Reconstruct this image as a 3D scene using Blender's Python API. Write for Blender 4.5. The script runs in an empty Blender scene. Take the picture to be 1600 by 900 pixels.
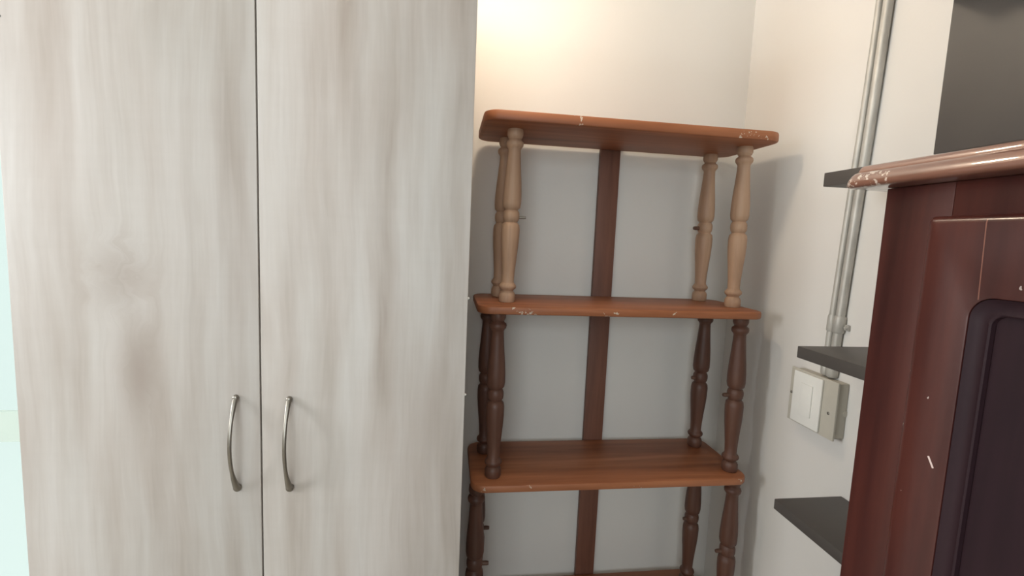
import bpy, bmesh, math, random
from mathutils import Vector, Matrix
random.seed(4)
S = bpy.context.scene
C = S.collection
H = 1.5                                             # eye height above the floor

# ------------------------------------------------------------------ camera
F = 738.0
dn = Vector((-300, 7015, F)).normalized()           # image axes: x right, y down, z forward
fw = Vector((-100, -80, F)); fw = (fw - dn*(fw.dot(dn))).normalized()
rt = dn.cross(fw)
rows = (rt, fw, -dn)
right = Vector([r[0] for r in rows]); up = -Vector([r[1] for r in rows]); back = -Vector([r[2] for r in rows])
cd = bpy.data.cameras.new('camera'); cam = bpy.data.objects.new('camera', cd); C.objects.link(cam)
cam.matrix_world = Matrix(((right.x, up.x, back.x, 0), (right.y, up.y, back.y, 0), (right.z, up.z, back.z, H), (0, 0, 0, 1)))
cd.sensor_width = 36; cd.lens = F/1600*36; cd.clip_start = 0.02
S.camera = cam

# ------------------------------------------------------------------ world, daylight, exposure
w = bpy.data.worlds.new('world'); S.world = w; w.use_nodes = True
bg = w.node_tree.nodes['Background']; bg.inputs[0].default_value = (0.82, 1.0, 0.95, 1); bg.inputs[1].default_value = 1.0

def area(name, loc, target, sx, sy, power, col):
    l = bpy.data.lights.new(name, 'AREA'); l.shape = 'RECTANGLE'; l.size = sx; l.size_y = sy
    l.energy = power; l.color = col
    o = bpy.data.objects.new(name, l); C.objects.link(o); o.location = loc
    o.rotation_euler = (Vector(target)-Vector(loc)).to_track_quat('-Z', 'Y').to_euler()
    return o
area('window_daylight', (-0.55, -1.78, 1.80), (-0.45, 1, 1.2), 1.2, 1.0, 24, (0.86, 0.94, 1.0))
area('side_window_daylight', (-3.28, -0.20, 1.88), (0.8, 0.6, 1.1), 0.8, 1.0, 70, (0.94, 0.97, 1.0))

S.view_settings.view_transform = 'Standard'; S.view_settings.look = 'None'
S.view_settings.gamma = 1; S.view_settings.use_curve_mapping = False
S.view_settings.exposure = 0.0
LAMP = Vector((0.10, 0.885, H+0.61)); LAMP_STRENGTH = 130
FILL_LIGHT = Vector((-0.50, 0.36, 2.50)); FILL_STRENGTH = 10  # unseen fill light, added to brighten the right wall

# ------------------------------------------------------------------ material helpers
class NT:
    def __init__(s, name):
        s.m = bpy.data.materials.new(name); s.m.use_nodes = True; s.t = s.m.node_tree
        s.b = s.t.nodes['Principled BSDF']
        s.tc = s.t.nodes.new('ShaderNodeTexCoord')
    def n(s, typ, **kw):
        x = s.t.nodes.new(typ)
        for k, v in kw.items(): setattr(x, k, v)
        return x
    def l(s, a, b): s.t.links.new(a, b)
    def math(s, op, a, b=None, c=None, clamp=False):
        x = s.n('ShaderNodeMath', operation=op, use_clamp=clamp)
        for i, v in enumerate((a, b, c)):
            if v is None: continue
            if isinstance(v, (int, float)): x.inputs[i].default_value = v
            else: s.l(v, x.inputs[i])
        return x.outputs[0]
    def mapping(s, scale=(1, 1, 1), loc=(0, 0, 0), src=None):
        x = s.n('ShaderNodeMapping'); x.inputs['Scale'].default_value = scale; x.inputs['Location'].default_value = loc
        s.l(src or s.tc.outputs['Object'], x.inputs['Vector']); return x.outputs[0]
    def noise(s, vec, scale=5, detail=4, rough=.5, dist=0):
        x = s.n('ShaderNodeTexNoise'); s.l(vec, x.inputs['Vector'])
        x.inputs['Scale'].default_value = scale; x.inputs['Detail'].default_value = detail
        x.inputs['Roughness'].default_value = rough; x.inputs['Distortion'].default_value = dist
        return x.outputs[0]
    def ramp(s, fac, stops, interp='LINEAR'):
        x = s.n('ShaderNodeValToRGB'); s.l(fac, x.inputs[0]); r = x.color_ramp; r.interpolation = interp
        while len(r.elements) < len(stops): r.elements.new(.5)
        for e, (p, c) in zip(r.elements, stops):
            e.position = p; e.color = (*c, 1) if len(c) == 3 else c
        return x.outputs[0]
    def mix(s, fac, a, b, blend='MIX'):
        x = s.n('ShaderNodeMix', data_type='RGBA', blend_type=blend)
        for sock, v in ((x.inputs[0], fac), (x.inputs[6], a), (x.inputs[7], b)):
            if isinstance(v, (int, float)): sock.default_value = v
            elif isinstance(v, tuple): sock.default_value = (*v, 1)
            else: s.l(v, sock)
        return x.outputs[2]
    def bump(s, h, strength, dist=.002):
        x = s.n('ShaderNodeBump'); x.inputs['Strength'].default_value = strength; x.inputs['Distance'].default_value = dist
        s.l(h, x.inputs['Height']); s.l(x.outputs[0], s.b.inputs['Normal'])
    def sep(s, src=None):
        x = s.n('ShaderNodeSeparateXYZ'); s.l(src or s.tc.outputs['Object'], x.inputs[0]); return x.outputs
    def out(s, col, rough=.5, metal=0, coat=0, spec=.5):
        if isinstance(col, tuple): s.b.inputs['Base Color'].default_value = (*col, 1)
        else: s.l(col, s.b.inputs['Base Color'])
        if isinstance(rough, (int, float)): s.b.inputs['Roughness'].default_value = rough
        else: s.l(rough, s.b.inputs['Roughness'])
        s.b.inputs['Metallic'].default_value = metal; s.b.inputs['Coat Weight'].default_value = coat
        s.b.inputs['Specular IOR Level'].default_value = spec
        return s.m

def plain(name, col, rough=.5, metal=0, var=.06, scale=30, coat=0):
    t = NT(name); n = t.noise(t.mapping(), scale, 3)
    c = t.ramp(n, [(.3, tuple(v*(1-var) for v in col)), (.7, tuple(min(1, v*(1+var)) for v in col))])
    return t.out(c, rough, metal, coat)

def wall_mat():
    t = NT('cream wall paint'); v = t.mapping()
    c = t.ramp(t.noise(v, 2.2, 4), [(.3, (.70, .675, .635)), (.7, (.735, .71, .67))])
    t.bump(t.noise(v, 55, 4, .6), .12, .002)
    return t.out(c, .62)
M = {}
M['wall'] = wall_mat()
M['ceiling'] = plain('white ceiling paint', (.74, .72, .68), .7)
M['floor'] = plain('beige floor tile', (.42, .38, .32), .4, scale=4)
M['switch'] = plain('white switch plastic', (.80, .79, .74), .35, var=.02)
M['boxplastic'] = plain('beige box plastic', (.50, .47, .40), .5, var=.03)
M['steel'] = plain('brushed nickel', (.30, .275, .24), .36, 1, .1)
M['screw'] = plain('dull screw metal', (.25, .23, .2), .5, .8)
M['dark'] = plain('dark hollow', (.02, .02, .02), .8)
M['peg'] = plain('dark turned peg wood', (.12, .06, .04), .5)
M['greypeg'] = plain('grey steel peg', (.30, .27, .23), .5, .4)
M['frame'] = plain('pale door frame paint', (.62, .68, .63), .5)

def conduit_mat():
    t = NT('galvanised conduit'); v = t.mapping((1, 1, .3))
    c = t.ramp(t.noise(v, 60, 4), [(.3, (.40, .385, .35)), (.7, (.56, .54, .49))])
    return t.out(c, .5, .25)
M['conduit'] = conduit_mat()

def oak_mat():
    """washed pale oak laminate: long vertical streaks, soft figure and two knots on the left door"""
    t = NT('washed oak laminate'); x, y, z = t.sep()
    def knot(kx, kz, sx, sz):
        a = t.math('DIVIDE', t.math('SUBTRACT', x, kx), sx); b = t.math('DIVIDE', t.math('SUBTRACT', z, kz), sz)
        d = t.math('ADD', t.math('MULTIPLY', a, a), t.math('MULTIPLY', b, b))
        return t.math('EXPONENT', t.math('MULTIPLY', d, -1)), d
    k1, d1 = knot(-.500, H-.085, .040, .050)
    k2, d2 = knot(-.478, H-.235, .026, .085)
    k3, d3 = knot(-.02, H-.30, .03, .10)
    # warp the sideways coordinate with slow noise so the streaks wander
    slow = t.noise(t.mapping((3, 1, 1.2)), 2.2, 3)
    wx = t.math('ADD', x, t.math('MULTIPLY', t.math('SUBTRACT', slow, .5), .045))
    wob = t.noise(t.mapping((9, 1, 14)), 1.5, 3)
    wx = t.math('ADD', wx, t.math('MULTIPLY', t.math('MULTIPLY', k1, t.math('SUBTRACT', wob, .5)), .34))
    wx = t.math('ADD', wx, t.math('MULTIPLY', t.math('MULTIPLY', k2, t.math('SUBTRACT', wob, .45)), .10))
    cb = t.n('ShaderNodeCombineXYZ'); t.l(wx, cb.inputs[0]); t.l(y, cb.inputs[1]); t.l(z, cb.inputs[2]); V = cb.outputs[0]
    broad = t.noise(t.mapping((15, 1, 1.5), src=V), 1, 4, .6)
    mid = t.noise(t.mapping((46, 1, 1.8), (3, 0, 5), src=V), 1, 5, .6)
    fine = t.noise(t.mapping((190, 1, 5), (7, 0, 2), src=V), 1, 4, .6)
    rough_cross = t.noise(t.mapping((6, 1, 85), (1, 0, 9)), 1, 3, .6)
    c = t.ramp(broad, [(.28, (.405, .352, .308)), (.41, (.476, .430, .390)), (.56, (.545, .510, .475)), (.72, (.598, .572, .544))])
    c = t.mix(.38, c, t.ramp(mid, [(.30, (.80, .77, .75)), (.5, (.97, .965, .96)), (.7, (1.05, 1.05, 1.05))]), 'MULTIPLY')
    c = t.mix(.30, c, t.ramp(fine, [(.3, (.90, .88, .87)), (.6, (1.0, 1.0, 1.0))]), 'MULTIPLY')
    c = t.mix(.14, c, t.ramp(rough_cross, [(.35, (.95, .94, .93)), (.6, (1.03, 1.03, 1.03))]), 'MULTIPLY')
    tint = t.noise(t.mapping((5, 1, 1.3), (11, 0, 1), src=V), 1, 3)
    c = t.mix(.5, c, t.ramp(tint, [(.42, (1.0, 1.0, 1.0)), (.66, (1.03, .96, .94))]), 'MULTIPLY')
    kk = t.math('MAXIMUM', t.math('MULTIPLY', k2, .95), t.math('MULTIPLY', k1, .6)); kk = t.math('MAXIMUM', kk, t.math('MULTIPLY', k3, .3))
    c = t.mix(kk, c, (.375, .315, .275))
    t.bump(fine, .08, .0006)
    return t.out(c, .46, spec=.4)
M['oak'] = oak_mat()

def wood(name, dark, mid, lite, axis='x', rough=.35, coat=.2, chips=0, chipcol=(.62, .52, .42), grain=1.0):
    t = NT(name)
    sc = {'x': (1.6, 22, 22), 'y': (22, 1.6, 22), 'z': (22, 22, 1.6)}[axis]
    fs = tuple(v*5 for v in sc)
    v = t.mapping(sc)
    n = t.noise(v, grain, 4, .55, .6); f = t.noise(t.mapping(fs), grain, 3)
    c = t.ramp(n, [(.3, dark), (.5, mid), (.72, lite)])
    c = t.mix(.4, c, t.ramp(f, [(.3, (.78, .74, .72)), (.6, (1.03, 1.03, 1.03))]), 'MULTIPLY')
    if chips:
        ch = t.noise(t.mapping(), 75 if axis == 'x' else 130, 3, .7)
        loc = t.noise(t.mapping((1, 1, 1), (4, 2, 1)), 9, 2)
        mk = t.math('MULTIPLY', t.math('GREATER_THAN', ch, .585), t.math('GREATER_THAN', loc, 1-chips))
        x, y, z = t.sep()
        if axis == 'x': e = t.math('LESS_THAN', y, 1.0022)           # knocks along the front edges
        else: e = t.math('MULTIPLY', t.math('LESS_THAN', x, .478), t.math('GREATER_THAN', y, .462))   # worn corner of the top
        c = t.mix(t.math('MULTIPLY', mk, e), c, chipcol)
    t.bump(f, .06, .0006)
    return t.out(c, rough, 0, coat)
M['shelfwood'] = wood('varnished cedar shelf wood', (.23, .075, .030), (.335, .118, .048), (.44, .17, .075), 'x', .50, .0, .41)
M['shaded_postwood'] = wood('shaded cedar post wood', (.075, .030, .018), (.115, .048, .030), (.16, .072, .045), 'z', .50, .05)  # same post wood, darker: shade of the lower bays put into the colour
M['lit_postwood'] = wood('lit cedar post wood', (.36, .215, .135), (.47, .30, .195), (.55, .37, .25), 'z', .55, .0)  # same post wood, paler: lamp light on the top bay put into the colour
M['slatwood'] = wood('brown back slat wood', (.105, .042, .027), (.165, .068, .043), (.22, .093, .058), 'z', .55, .0)
def black_mat():
    t = NT('black laminate'); v = t.mapping()
    c = t.ramp(t.noise(v, 6, 4), [(.3, (.058, .050, .045)), (.7, (.076, .066, .058))])
    t.bump(t.noise(v, 300, 2), .05, .0005)
    return t.out(c, .50, spec=.7)
M['black'] = black_mat()

def mahogany(name, dark, mid, lite, marks=False, rough=.28):
    t = NT(name); x, y, z = t.sep()
    n = t.noise(t.mapping((16, 16, 1.3)), 1, 4, .55, .5); f = t.noise(t.mapping((130, 130, 6)), 1, 3)
    cl = t.noise(t.mapping((5, 5, 3), (2, 5, 1)), 1, 3)
    c = t.ramp(n, [(.3, dark), (.5, mid), (.75, lite)])
    c = t.mix(.35, c, t.ramp(f, [(.3, (.7, .65, .65)), (.6, (1.05, 1.05, 1.05))]), 'MULTIPLY')
    c = t.mix(.5, c, t.ramp(cl, [(.35, (.72, .70, .78)), (.65, (1.1, 1.0, .95))]), 'MULTIPLY')
    if marks:
        def seg(y0, z0, y1, z1, wd):
            L = math.hypot(y1-y0, z1-z0); uy, uz = (y1-y0)/L, (z1-z0)/L
            py = t.math('SUBTRACT', y, y0); pz = t.math('SUBTRACT', z, z0)
            al = t.math('ADD', t.math('MULTIPLY', py, uy), t.math('MULTIPLY', pz, uz))
            ac = t.math('ABSOLUTE', t.math('SUBTRACT', t.math('MULTIPLY', py, uz), t.math('MULTIPLY', pz, uy)))
            a = t.math('MULTIPLY', t.math('GREATER_THAN', al, 0), t.math('LESS_THAN', al, L))
            return t.math('MULTIPLY', a, t.math('LESS_THAN', ac, wd))
        for (y0, z0, y1, z1, wd, col, st) in marks:
            c = t.mix(t.math('MULTIPLY', seg(y0, z0, y1, z1, wd), st), c, col)
    sp = t.noise(t.mapping(), 170, 1)
    if marks: c = t.mix(t.math('GREATER_THAN', sp, .815), c, (.40, .33, .30))
    t.bump(f, .05, .0005)
    return t.out(c, rough, 0, .15 if rough < .5 else 0, .5 if rough < .5 else .2)
dk, md, lt = (.030, .0085, .008), (.055, .0150, .0125), (.092, .0255, .0185)
M['mahogany'] = mahogany('dark mahogany', dk, md, lt)
M['mahogany_door'] = mahogany('dark mahogany door', dk, md, lt, [
    (.3700, H-.038, .3725, H+.036, .0005, (.30, .13, .09), .6),
    (.3882, H-.2100, .3942, H-.2000, .0010, (.62, .50, .46), 1),
    (.4262, H-.1810, .4255, H-.1780, .0008, (.75, .68, .62), 1),
    (.4255, H-.1215, .4262, H-.1200, .0008, (.60, .42, .36), 1),
    (.4272, H-.42, .4272, H+.030, .0007, (.30, .13, .10), .6)])
M['mahogany_panel'] = mahogany('near black mahogany panel', (.016, .0075, .011), (.023, .0105, .014), (.031, .0145, .018), rough=.55)
M['slabwood'] = wood('polished mahogany top', (.13, .055, .036), (.20, .088, .058), (.27, .125, .085), 'y', .29, 1.0, .75, (.55, .45, .38))
def frost_mat():
    t = NT('pale frosted band'); nt = t.t
    tr = t.n('ShaderNodeBsdfTransparent'); gl = t.n('ShaderNodeBsdfDiffuse'); gl.inputs[0].default_value = (.7, .78, .70, 1)
    mx = t.n('ShaderNodeMixShader'); mx.inputs[0].default_value = .5
    t.l(tr.outputs[0], mx.inputs[1]); t.l(gl.outputs[0], mx.inputs[2])
    t.l(mx.outputs[0], nt.nodes['Material Output'].inputs[0]); return t.m
M['frost'] = frost_mat()
def glass_mat():
    t = NT('clear pane glass'); nt = t.t
    tr = t.n('ShaderNodeBsdfTransparent'); gl = t.n('ShaderNodeBsdfGlossy'); gl.inputs['Roughness'].default_value = .05
    mx = t.n('ShaderNodeMixShader'); mx.inputs[0].default_value = .06
    t.l(tr.outputs[0], mx.inputs[1]); t.l(gl.outputs[0], mx.inputs[2])
    t.l(mx.outputs[0], nt.nodes['Material Output'].inputs[0]); return t.m
M['glass'] = glass_mat()
def dome_mat():
    t = NT('added fill dome'); t.b.inputs['Emission Color'].default_value = (1.0, .90, .78, 1); t.b.inputs['Emission Strength'].default_value = FILL_STRENGTH
    return t.out((.9, .87, .8), .4)
M['dome'] = dome_mat()
def bulb_mat():
    t = NT('glowing warm bulb'); t.b.inputs['Emission Color'].default_value = (1.0, .82, .62, 1); t.b.inputs['Emission Strength'].default_value = LAMP_STRENGTH
    return t.out((.9, .85, .75), .4)
M['bulb'] = bulb_mat()

# ------------------------------------------------------------------ mesh helpers
def obj(name, bm, mat, parent=None, smooth=False, origin=None):
    bmesh.ops.recalc_face_normals(bm, faces=bm.faces)
    me = bpy.data.meshes.new(name); bm.to_mesh(me); bm.free()
    o = bpy.data.objects.new(name, me); C.objects.link(o)
    me.materials.append(mat if not isinstance(mat, str) else M[mat])
    if smooth:
        for p in me.polygons: p.use_smooth = True
        me.set_sharp_from_angle(angle=math.radians(smooth if smooth is not True else 40))
    if parent: o.parent = parent
    return o
def add_box(bm, x0, x1, y0, y1, z0, z1, bev=0):
    b = bmesh.new(); bmesh.ops.create_cube(b, size=1)
    for v in b.verts: v.co = Vector(((x0+x1)/2+v.co.x*(x1-x0), (y0+y1)/2+v.co.y*(y1-y0), (z0+z1)/2+v.co.z*(z1-z0)))
    if bev: bmesh.ops.bevel(b, geom=b.edges[:], offset=bev, segments=2, profile=.6, affect='EDGES')
    me = bpy.data.meshes.new('tmp'); b.to_mesh(me); b.free(); bm.from_mesh(me); bpy.data.meshes.remove(me)
def box(name, x0, x1, y0, y1, z0, z1, mat, parent=None, bev=.0015):
    bm = bmesh.new(); add_box(bm, x0, x1, y0, y1, z0, z1, bev); return obj(name, bm, mat, parent, smooth=40 if bev else False)
def rrect(x0, x1, y0, y1, r, n=8):
    pts = []
    for cx, cy, a in ((x1-r, y1-r, 0), (x0+r, y1-r, 90), (x0+r, y0+r, 180), (x1-r, y0+r, 270)):
        for i in range(n+1):
            t = math.radians(a+90*i/n); pts.append((cx+r*math.cos(t), cy+r*math.sin(t)))
    return pts
def loft(bm, rings, cap0=True, cap1=True):
    vs = [[bm.verts.new(p) for p in r] for r in rings]; n = len(vs[0])
    for a, b in zip(vs, vs[1:]):
        for i in range(n): bm.faces.new((a[i], a[(i+1) % n], b[(i+1) % n], b[i]))
    if cap0: bm.faces.new(vs[0])
    if cap1: bm.faces.new(vs[-1])
def slab(name, x0, x1, y0, y1, r, layers, mat, parent=None, n=8, smooth=35):
    bm = bmesh.new()
    loft(bm, [[(px, py, z) for px, py in rrect(x0+i, x1-i, y0+i, y1-i, max(r-i, .0005), n)] for i, z in layers])
    return obj(name, bm, mat, parent, smooth)
def lathe(bm, prof, base, top, seg=24):
    """turned shape from base to top; prof = [(fraction, radius)]"""
    base, top = Vector(base), Vector(top); ax = (top-base); L = ax.length; q = ax.to_track_quat('Z', 'Y')
    loft(bm, [[base+q @ Vector((r*math.cos(2*math.pi*i/seg), r*math.sin(2*math.pi*i/seg), f*L)) for i in range(seg)] for f, r in prof])
def tube(bm, pts, rad, seg=12, flat=1.0):
    rings = []; pts = [Vector(p) for p in pts]
    if isinstance(rad, (int, float)): rad = [rad]*len(pts)
    for i, p in enumerate(pts):
        d = (pts[min(i+1, len(pts)-1)]-pts[max(i-1, 0)]).normalized()
        q = Vector((1, 0, 0)); q = (q-d*q.dot(d)); q = q.normalized() if q.length > .2 else Vector((0, 1, 0)).cross(d).normalized()
        b = d.cross(q)
        rings.append([p+rad[i]*(math.cos(2*math.pi*k/seg)*q+flat*math.sin(2*math.pi*k/seg)*b) for k in range(seg)])
    loft(bm, rings)
def tag(o, label, cat, group=None):
    o['label'] = label; o['category'] = cat
    if group: o['group'] = group
    return o
def thing(name, label, cat, loc, group=None):
    o = bpy.data.objects.new(name, None); C.objects.link(o); o.location = loc; o.empty_display_size = .1
    bpy.context.view_layer.update()
    return tag(o, label, cat, group)
def adopt(root):
    """children were modelled in room coordinates: keep them there under their moved root"""
    for ch in C.objects:
        if ch.parent == root: ch.matrix_parent_inverse = Matrix.Translation(-Vector(root.location))
def struct(o): o['kind'] = 'structure'; return o

# ------------------------------------------------------------------ room
XR, YB, XL, YF, ZC = .81, 1.26, -3.20, -1.7, 2.55
WT = .12
# back wall with the glazed door opening on the left
DX0, DX1, DZ = -1.80, -.86, H+.228
bm = bmesh.new()
add_box(bm, DX1, XR+WT, YB, YB+WT, 0, ZC); add_box(bm, XL-WT, DX0, YB, YB+WT, 0, ZC); add_box(bm, DX0, DX1, YB, YB+WT, DZ, ZC)
struct(obj('wall_back', bm, 'wall'))
struct(box('wall_right', XR, XR+WT, YF-WT, YB, 0, ZC, 'wall', bev=0))
sy0, sy1, sz0, sz1 = -.65, .25, 1.35, 2.40
bm = bmesh.new()
add_box(bm, XL-WT, XL, YF-WT, sy0, 0, ZC); add_box(bm, XL-WT, XL, sy1, YB, 0, ZC)
add_box(bm, XL-WT, XL, sy0, sy1, 0, sz0); add_box(bm, XL-WT, XL, sy0, sy1, sz1, ZC)
struct(obj('wall_left', bm, 'wall'))
wd = struct(bpy.data.objects.new('window_2', None)); C.objects.link(wd); wd.location = (XL-.06, (sy0+sy1)/2, sz0)
bm = bmesh.new()
for a in ((sy0, sy0+.04, sz0, sz1), (sy1-.04, sy1, sz0, sz1), (sy0+.04, sy1-.04, sz0, sz0+.04), (sy0+.04, sy1-.04, sz1-.04, sz1), (-.22, -.18, sz0+.04, sz1-.04)):
    add_box(bm, XL-.08, XL-.04, a[0], a[1], a[2], a[3], .003)
obj('window_frame', bm, 'frame', wd, 40)
adopt(wd)
wx0, wx1, wz0, wz1 = -1.2, .1, 1.25, 2.35
bm = bmesh.new()
add_box(bm, XL, wx0, YF-WT, YF, 0, ZC); add_box(bm, wx1, XR, YF-WT, YF, 0, ZC)
add_box(bm, wx0, wx1, YF-WT, YF, 0, wz0); add_box(bm, wx0, wx1, YF-WT, YF, wz1, ZC)
struct(obj('wall_front', bm, 'wall'))
struct(box('floor', XL-WT, XR+WT, YF-WT, YB+WT, -.1, 0, 'floor', bev=0))
struct(box('ceiling', XL-WT, XR+WT, YF-WT, YB+WT, ZC, ZC+.1, 'ceiling', bev=0))
# glazed door: frame, rail, panes
d = struct(bpy.data.objects.new('door_1', None)); C.objects.link(d); d.location = ((DX0+DX1)/2, YB+.06, 0)
bm = bmesh.new()
add_box(bm, DX0, DX0+.05, YB+.03, YB+.09, 0, DZ, .003); add_box(bm, DX1-.05, DX1, YB+.03, YB+.09, 0, DZ, .003)
add_box(bm, DX0+.05, DX1-.05, YB+.03, YB+.09, DZ-.012, DZ, .003)
obj('door_frame', bm, 'frame', d, 40)
box('frosted_band', DX0+.05, DX1-.05, YB+.053, YB+.063, H-.57, H-.49, 'frost', d, 0)
box('bottom_rail', DX0+.05, DX1-.05, YB+.03, YB+.09, 0, .12, 'frame', d)
box('pane', DX0+.05, DX1-.05, YB+.055, YB+.061, H-.49, DZ-.012, 'glass', d, 0)
box('pane', DX0+.05, DX1-.05, YB+.055, YB+.061, .12, H-.57, 'glass', d, 0)
adopt(d)
# window behind the camera
wd = struct(bpy.data.objects.new('window_1', None)); C.objects.link(wd); wd.location = ((wx0+wx1)/2, YF-.06, wz0)
bm = bmesh.new()
for a in ((wx0, wx0+.04, wz0, wz1), (wx1-.04, wx1, wz0, wz1), (wx0+.04, wx1-.04, wz0, wz0+.04), (wx0+.04, wx1-.04, wz1-.04, wz1), (-.57, -.53, wz0+.04, wz1-.04)):
    add_box(bm, a[0], a[1], YF-.08, YF-.04, a[2], a[3], .003)
obj('window_frame', bm, 'frame', wd, 40)
adopt(wd)

# ------------------------------------------------------------------ wardrobe
WY = .80
WX0, WXS, WX1 = -.651, -.2975, .0365
wt = thing('wardrobe', 'tall pale washed-oak wardrobe with two plain doors and bow handles', 'wardrobe', ((WX0+WX1)/2, WY+.22, 0))
by = WY+.0185
box('side_panel', WX0+.004, WX0+.022, by, YB-.012, 0, H+.52, 'oak', wt)
box('side_panel', WX1-.022, WX1-.004, by, YB-.012, 0, H+.52, 'oak', wt)
box('top_panel', WX0+.022, WX1-.022, by, YB-.012, H+.502, H+.52, 'oak', wt)
box('back_panel', WX0+.022, WX1-.022, YB-.016, YB-.012, .08, H+.502, 'oak', wt, 0)
box('plinth', WX0+.022, WX1-.022, by+.02, by+.038, 0, .08, 'oak', wt)
def handle(x, zt, zb):
    bm = bmesh.new(); n = 28; pts = []; rad = []
    for i in range(n+1):
        u = i/n; z = zt+(zb-zt)*u
        bow = math.sin(math.pi*u)**.8
        pts.append((x, WY-.002-.026*bow, z)); e = abs(2*u-1)
        rad.append(.0032+.0030*max(0, (e-.55)/.45)**1.2 if u > .5 else .0032+.0016*max(0, (e-.6)/.4))
    tube(bm, pts, rad, 12, .7)
    for z, r in ((zt, .0048), (zb, .0064)):
        lathe(bm, [(0, r), (.7, r), (1, r*.75)], (x, WY+.0005, z), (x, WY-.006, z), 16)
    return bm
for i, (a, b, hx, ht, hb) in enumerate(((WX0, WXS-.0012, -.3350, H-.277, H-.431), (WXS+.0012, WX1, -.2525, H-.280, H-.434))):
    dr = box('door', a, b, WY, WY+.018, .085, H+.52, 'oak', wt, .0012)
    h = obj('handle', handle(hx, ht, hb), 'steel', dr, 60); h['label'] = 'slim brushed bow handle'
# small drilled hole near the top of the left door
bm = bmesh.new(); lathe(bm, [(0, .0022), (1, .0018)], (-.640, WY+.001, H+.283), (-.640, WY-.0006, H+.283), 12)
o = obj('screw_cap', bm, 'dark', C.objects['door']); o['label'] = 'tiny dark hole plug'
for z in (H-.105, H-.275):
    bm = bmesh.new(); lathe(bm, [(0, .0025), (.6, .0025), (1, .0012)], (WX1-.002, WY+.004, z), (WX1+.0028, WY+.004, z), 10)
    o = obj('bumper', bm, 'switch', C.objects['door.001']); o['label'] = 'tiny white bumper'
adopt(wt)

# ------------------------------------------------------------------ wooden shelving unit
SX0, SX1, SY0, SY1 = .068, .745, 1.0, 1.236
st = thing('shelving_unit', 'reddish-brown wooden open shelving unit with turned posts, beside the pale wardrobe', 'shelf unit', ((SX0+SX1)/2, 1.12, 0))
lev = [(H+.242, .022, 0.0), (H-.165, .018, 0), (H-.572, .018, 0), (H-.979, .018, 0), (H-1.386, .018, 0)]
for k, (zb, th, _) in enumerate(lev):
    L = [(.004, zb), (.0012, zb+.0015), (0, zb+.004), (0, zb+th-.005), (.0015, zb+th-.0015), (.005, zb+th)]
    ox = (0, 0, -.001, 0, 0)[k]
    slab('shelf', SX0+ox, SX1+ox, SY0, SY1, .034, L, 'shelfwood', st)
for k in range(2):                                   # back slat in two lengths, end to end
    z0, z1 = ((0.03, H-.56), (H-.56, H+.242))[k]
box('back_slat', .394, .448, SY1+.0005, SY1+.016, .02, H+.2625, 'slatwood', st, .0015)
PROF = [(0, .0170), (.012, .0188), (.045, .0188), (.058, .0165), (.066, .0138), (.074, .0150), (.082, .0188), (.092, .0202), (.102, .0190), (.110, .0160), (.120, .0140),
        (.18, .0150), (.25, .0172), (.32, .0198), (.38, .0212), (.43, .0214), (.455, .0200), (.465, .0165), (.470, .0150), (.476, .0160), (.484, .0180), (.50, .0190),
        (.520, .0188), (.532, .0172), (.540, .0150), (.545, .0160), (.555, .0198), (.58, .0214), (.63, .0212), (.70, .0196), (.78, .0168), (.85, .0148), (.885, .0142),
        (.895, .0160), (.905, .0192), (.918, .0202), (.930, .0190), (.938, .0150), (.944, .0138), (.952, .0160), (.965, .0180), (.985, .0180), (1, .0170)]
bays = [  # (bottom z, top z, posts: (x, y, x_top, peg direction))
    (H-.1465, H+.2425, [(.139, 1.078, .143, 1, 'g'), (.706, 1.082, .703, 0, ''), (.130, 1.180, .136, 0, ''), (.684, 1.200, .683, -1, 'd')], 'lit_postwood'),
    (H-.5535, H-.1645, [(.119, 1.046, .117, 0, ''), (.714, 1.044, .708, -1, 'd'), (.108, 1.172, .106, 0, ''), (.698, 1.186, .700, -1, 's')], 'shaded_postwood'),
    (H-.9605, H-.5715, [(.085, 1.040, .082, 1, 'd'), (.728, 1.040, .726, -1, 'd'), (.098, 1.176, .096, 1, 'd'), (.705, 1.180, .707, -1, 's')], 'shaded_postwood'),
    (H-1.3675, H-.9785, [(.100, 1.045, .100, 0, ''), (.720, 1.045, .720, 0, ''), (.100, 1.180, .100, 0, ''), (.705, 1.180, .705, 0, '')], 'shaded_postwood')]
for zb, zt, ps, mt in bays:
    for x, y, xt, pg, kind in ps:
        bm = bmesh.new(); lathe(bm, PROF, (x, y, zb), (xt, y, zt)); p = obj('post', bm, mt, st, 50)
        if mt == 'lit_postwood': p['label'] = 'turned post, lamp light put into its paler colour'
        if pg:
            xm = (x+xt)/2; zm = (zb+zt)/2; ln = {'g': .034, 'd': .033, 's': .026}[kind]; r = .0033 if kind == 'g' else .0052
            bm = bmesh.new(); lathe(bm, [(0, r), (.85, r), (1, r*.8)], (xm, y, zm), (xm+pg*ln, y-.002, zm), 12)
            obj('peg', bm, 'greypeg' if kind == 'g' else 'peg', p, 50)
bm = bmesh.new(); 
for x in (.10, .715):
    for y in (1.045, 1.18):
        bm = bmesh.new(); lathe(bm, [(0, .014), (.1, .019), (.7, .021), (1, .016)], (x, y, 0), (x, y, H-1.3855)); obj('foot', bm, 'shaded_postwood', st, 50)
adopt(st)

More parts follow.
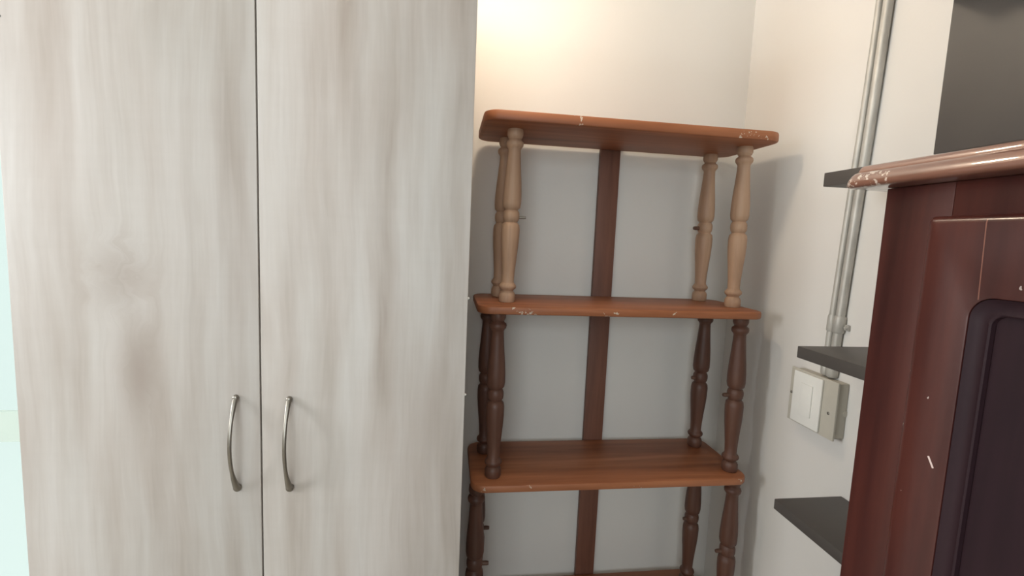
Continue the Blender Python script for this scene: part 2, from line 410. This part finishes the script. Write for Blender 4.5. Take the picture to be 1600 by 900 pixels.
# ------------------------------------------------------------------ black shelves and cupboard on the right wall
BX = .66
bs = thing('corner_shelf_rack', 'black open end shelves jutting past the mahogany cabinet along the right wall', 'shelf', (.74, .66, 0))
bxr = XR-.001
box('side_board', BX+.001, bxr, .566, .585, 0, H+.115, 'black', bs)
for zt, yf, th in ((H+.139, .776, .024), (H-.179, .795, .022), (H-.494, .813, .0205)):
    box('shelf', BX, bxr, (.5855 if zt < H else .52), yf, zt-th, zt, 'black', bs, .0012)
adopt(bs)
bc = thing('wall_cupboard', 'black wall cupboard above the mahogany cabinet, under a deeper top box', 'cupboard', (.74, .15, H+.139))
box('body', BX, bxr, -.30, .5850, H+.1395, H+.3475, 'black', bc, .001)
box('top_box', BX-.10, bxr, -.30, .5960, H+.348, H+.95, 'black', bc, .0015)
adopt(bc)

# ------------------------------------------------------------------ mahogany cabinet
mc = thing('cabinet', 'dark mahogany cabinet with a glossy moulded top in the right foreground', 'cabinet', (.66, .1, 0))
CX, CY0, CY1, CZ = .50, -.31, .491, H+.0752
bm = bmesh.new(); add_box(bm, CX+.0202, XR-.002, CY1-.02, CY1, 0, CZ, .0004)
obj('side_panel', bm, 'mahogany', mc, 40)
box('side_panel', CX+.0202, XR-.002, CY0, CY0+.02, 0, CZ, 'mahogany', mc)
fr = bmesh.new()
add_box(fr, CX, CX+.02, CY1-.075, CY1, 0, CZ, .0012); add_box(fr, CX, CX+.02, CY0, CY0+.075, 0, CZ, .0012)
add_box(fr, CX+.0004, CX+.02, CY0+.0752, CY1-.0752, CZ-.06, CZ, .0004); add_box(fr, CX+.0004, CX+.02, CY0+.0752, CY1-.0752, 0, .09, .0004)
obj('face_frame', fr, 'mahogany', mc, 40)
box('back_panel', XR-.010, XR-.003, CY0+.0205, CY1-.0205, .02, CZ-.001, 'mahogany', mc, 0)
# moulded top: rounded nose, fillet, upper bead
T = CZ+.0003
# clear of the black side board behind, overhanging front and far end
slab('top', .4680, XR-.002, CY0-.02, .5260, .020,
     [(.012, T), (.005, T+.0003), (.0018, T+.0012), (.0004, T+.0028), (0, T+.0050), (.0005, T+.0076), (.0018, T+.0110), (.0040, T+.0146), (.0068, T+.0174), (.0092, T+.0184),
      (.0100, T+.0186), (.0102, T+.0198), (.0112, T+.0226), (.0130, T+.0252), (.0160, T+.0266), (.024, T+.0270)], 'slabwood', mc, 10, 50)
def cab_door(y0, y1, z0, z1, mat):
    X = .485
    def ring(i, x, r): return [(x, a, b) for a, b in rrect(y0+i, y1-i, z0+i, z1-i, r, 8)]
    def inner(i, x, r): return [(x, a, b) for a, b in rrect(y0+.052+i, y1-.052-i, z0+.078+i, z1-.076-i, r, 8)]
    bm = bmesh.new()
    loft(bm, [ring(0, CX-.0006, .004), ring(0, X+.0075, .004), ring(.0010, X+.0045, .004), ring(.0030, X+.0020, .004), ring(.0055, X+.0007, .004), ring(.0085, X, .004),
              inner(-.0012, X, .021), inner(-.0002, X+.0006, .020), inner(0, X+.0110, .020)], True, False)
    dr = obj('door', bm, mat, mc, 50)
    bm = bmesh.new(); loft(bm, [inner(.0003, X+.0110, .020), inner(.0003, X+.0016, .020), inner(.0035, X+.0042, .018), inner(.0075, X+.0058, .015), inner(.0120, X+.0062, .012), inner(.0140, X+.0055, .011),
              inner(.0155, X+.0065, .010), inner(.0158, X+.0110, .010)], False, False)
    q = obj('panel_moulding', bm, 'mahogany_panel', dr, 50); q['label'] = 'dark rounded moulding around the panel'
    bm = bmesh.new(); loft(bm, [inner(.0160, X+.0112, .009), inner(.0160, X+.0140, .009)])
    p = obj('door_panel', bm, 'mahogany_panel', dr); p['label'] = 'sunken near-black centre panel'
    return dr
d1 = cab_door(.092, .4285, .06, H+.0405, 'mahogany_door')
d2 = cab_door(-.248, .0885, .06, H+.0405, 'mahogany')
for dr, y in ((d1, .112), (d2, .0685)):
    bm = bmesh.new(); lathe(bm, [(0, .006), (.4, .006), (.55, .012), (.85, .013), (1, .008)], (.485, y, H-.45), (.461, y, H-.45), 20)
    obj('knob', bm, 'steel', dr, 50)
adopt(mc)

# ------------------------------------------------------------------ switch box and conduits on the right wall
sb = thing('switch_box', 'beige surface switch box with white switch plate, under the middle black shelf', 'switch', (XR, .894, H-.322))
FX = .780; y0, y1, z0, z1 = .820, .949, H-.381, H-.260
box('back_box', FX+.004, XR-.0005, y0+.004, y1-.004, z0+.003, z1-.003, 'boxplastic', sb, .003)
box('cover_plate', FX, FX+.0045, y0, y1, z0, z1, 'boxplastic', sb, .0015)
pl = box('switch_plate', FX-.005, FX-.0002,   .855, .935, z0+.004, z1-.004, 'switch', sb, .002)
pl['label'] = 'raised white switch plate'
rk = box('rocker', FX-.0075, FX-.0052, .877, .910, z0+.026, z1-.026, 'switch', pl, .001)
for y, z in ((.837, H-.328), (.943, H-.318)):
    bm = bmesh.new(); lathe(bm, [(0, .0032), (.6, .0032), (1, .002)], (FX+.0005, y, z), (FX-.0016, y, z), 14); obj('screw', bm, 'screw', sb, 40)
bm = bmesh.new(); lathe(bm, [(0, .006), (1, .006)], (.806, y0+.0045, H-.325), (.806, y0+.003, H-.325), 16); obj('knockout', bm, 'boxplastic', sb, 40)
adopt(sb)
def conduit(dy, rad, dxw, label, top):
    x = XR-rad-.0008-dxw
    pts = [(x, .872+dy, z1+.012), (x, .869+dy, H-.16), (x, .860+dy, H+.05), (x, .849+dy, H+.28), (x, .8425+dy, H+.46), (x, .841+dy+top*.3, H+.53), (x, .842+dy+top, H+.60), (x, .842+dy+top, H+.75), (x, .842+dy+top, ZC-.002)]
    # smooth the path
    out = []
    for i in range(len(pts)-1):
        p0 = Vector(pts[max(i-1, 0)]); p1 = Vector(pts[i]); p2 = Vector(pts[i+1]); p3 = Vector(pts[min(i+2, len(pts)-1)])
        for k in range(6):
            t = k/6; out.append(.5*((2*p1)+(p2-p0)*t+(2*p0-5*p1+4*p2-p3)*t*t+(3*p1-p0-3*p2+p3)*t**3))
    out.append(Vector(pts[-1]))
    r = thing('conduit', label, 'pipe', (XR, .872+dy, z1))
    bm = bmesh.new(); tube(bm, out, rad, 16); obj('pipe', bm, 'conduit', r, 50)
    bm = bmesh.new(); lathe(bm, [(0, rad*1.0), (.1, rad*1.3), (.75, rad*1.3), (.8, rad*1.1), (1, rad*1.1)], (x, .872+dy, z1+.0005), (x, .8715+dy, z1+.032), 18)
    obj('connector', bm, 'conduit', r, 40)
    bm = bmesh.new(); lathe(bm, [(0, rad*1.12), (.06, rad*1.3), (.9, rad*1.3), (1, rad*1.1)], (x, .8692+dy, H-.165), (x, .8677+dy, H-.130), 18)
    obj('coupling', bm, 'conduit', r, 40)
    adopt(r); return r
c1 = conduit(.0105, .0066, 0, 'thinner grey metal conduit running up the right wall, nearer the corner', .010)
c2 = conduit(-.0105, .0085, 0, 'thicker grey metal conduit running up the right wall, nearer the mahogany cabinet', -.004)
bm = bmesh.new(); add_box(bm, XR-.006, XR-.0008, .8385, .8480, H-.158, H-.146, .001)
lathe(bm, [(0, .0045), (1, .003)], (XR-.006, .843, H-.152), (XR-.010, .843, H-.152), 12)
o = obj('clamp', bm, 'conduit', c2, 40); o.matrix_parent_inverse = Matrix.Translation(-Vector(c2.location))

# ------------------------------------------------------------------ hanging bulb
pb = thing('pendant_bulb', 'bare warm bulb hanging over the gap between wardrobe and shelving unit', 'lamp', (LAMP.x, LAMP.y, ZC))
bm = bmesh.new(); lathe(bm, [(0, .012), (.15, .028), (.5, .032), (.85, .020), (1, .013)], LAMP-Vector((0, 0, .040)), LAMP+Vector((0, 0, .040)), 24); obj('bulb', bm, 'bulb', pb, 60)
bm = bmesh.new(); lathe(bm, [(0, .016), (.7, .016), (1, .008)], LAMP+Vector((0, 0, .0405)), LAMP+Vector((0, 0, .085)), 20); obj('socket', bm, 'switch', pb, 40)
bm = bmesh.new(); lathe(bm, [(0, .003), (1, .003)], LAMP+Vector((0, 0, .0852)), (LAMP.x, LAMP.y, ZC-.0202), 10); obj('cord', bm, 'switch', pb, 40)
bm = bmesh.new(); lathe(bm, [(0, .02), (.4, .04), (1, .045)], (LAMP.x, LAMP.y, ZC-.020), (LAMP.x, LAMP.y, ZC-.0003), 24); obj('ceiling_rose', bm, 'switch', pb, 40)
adopt(pb)

# ------------------------------------------------------------------ fill light added out of view, shaped as a ceiling dome
cl = thing('added_fill_light', 'added fill light, a round opal dome on the ceiling in front of the wardrobe', 'lamp', (FILL_LIGHT.x, FILL_LIGHT.y, ZC))
bm = bmesh.new(); lathe(bm, [(0, .010), (.06, .045), (.3, .082), (.65, .102), (1, .108)], (FILL_LIGHT.x, FILL_LIGHT.y, ZC-.085), (FILL_LIGHT.x, FILL_LIGHT.y, ZC-.0205), 32); obj('dome', bm, 'dome', cl, 60)
bm = bmesh.new(); lathe(bm, [(0, .112), (.8, .118), (1, .118)], (FILL_LIGHT.x, FILL_LIGHT.y, ZC-.020), (FILL_LIGHT.x, FILL_LIGHT.y, ZC-.0003), 32); obj('base', bm, 'switch', cl, 40)
adopt(cl)
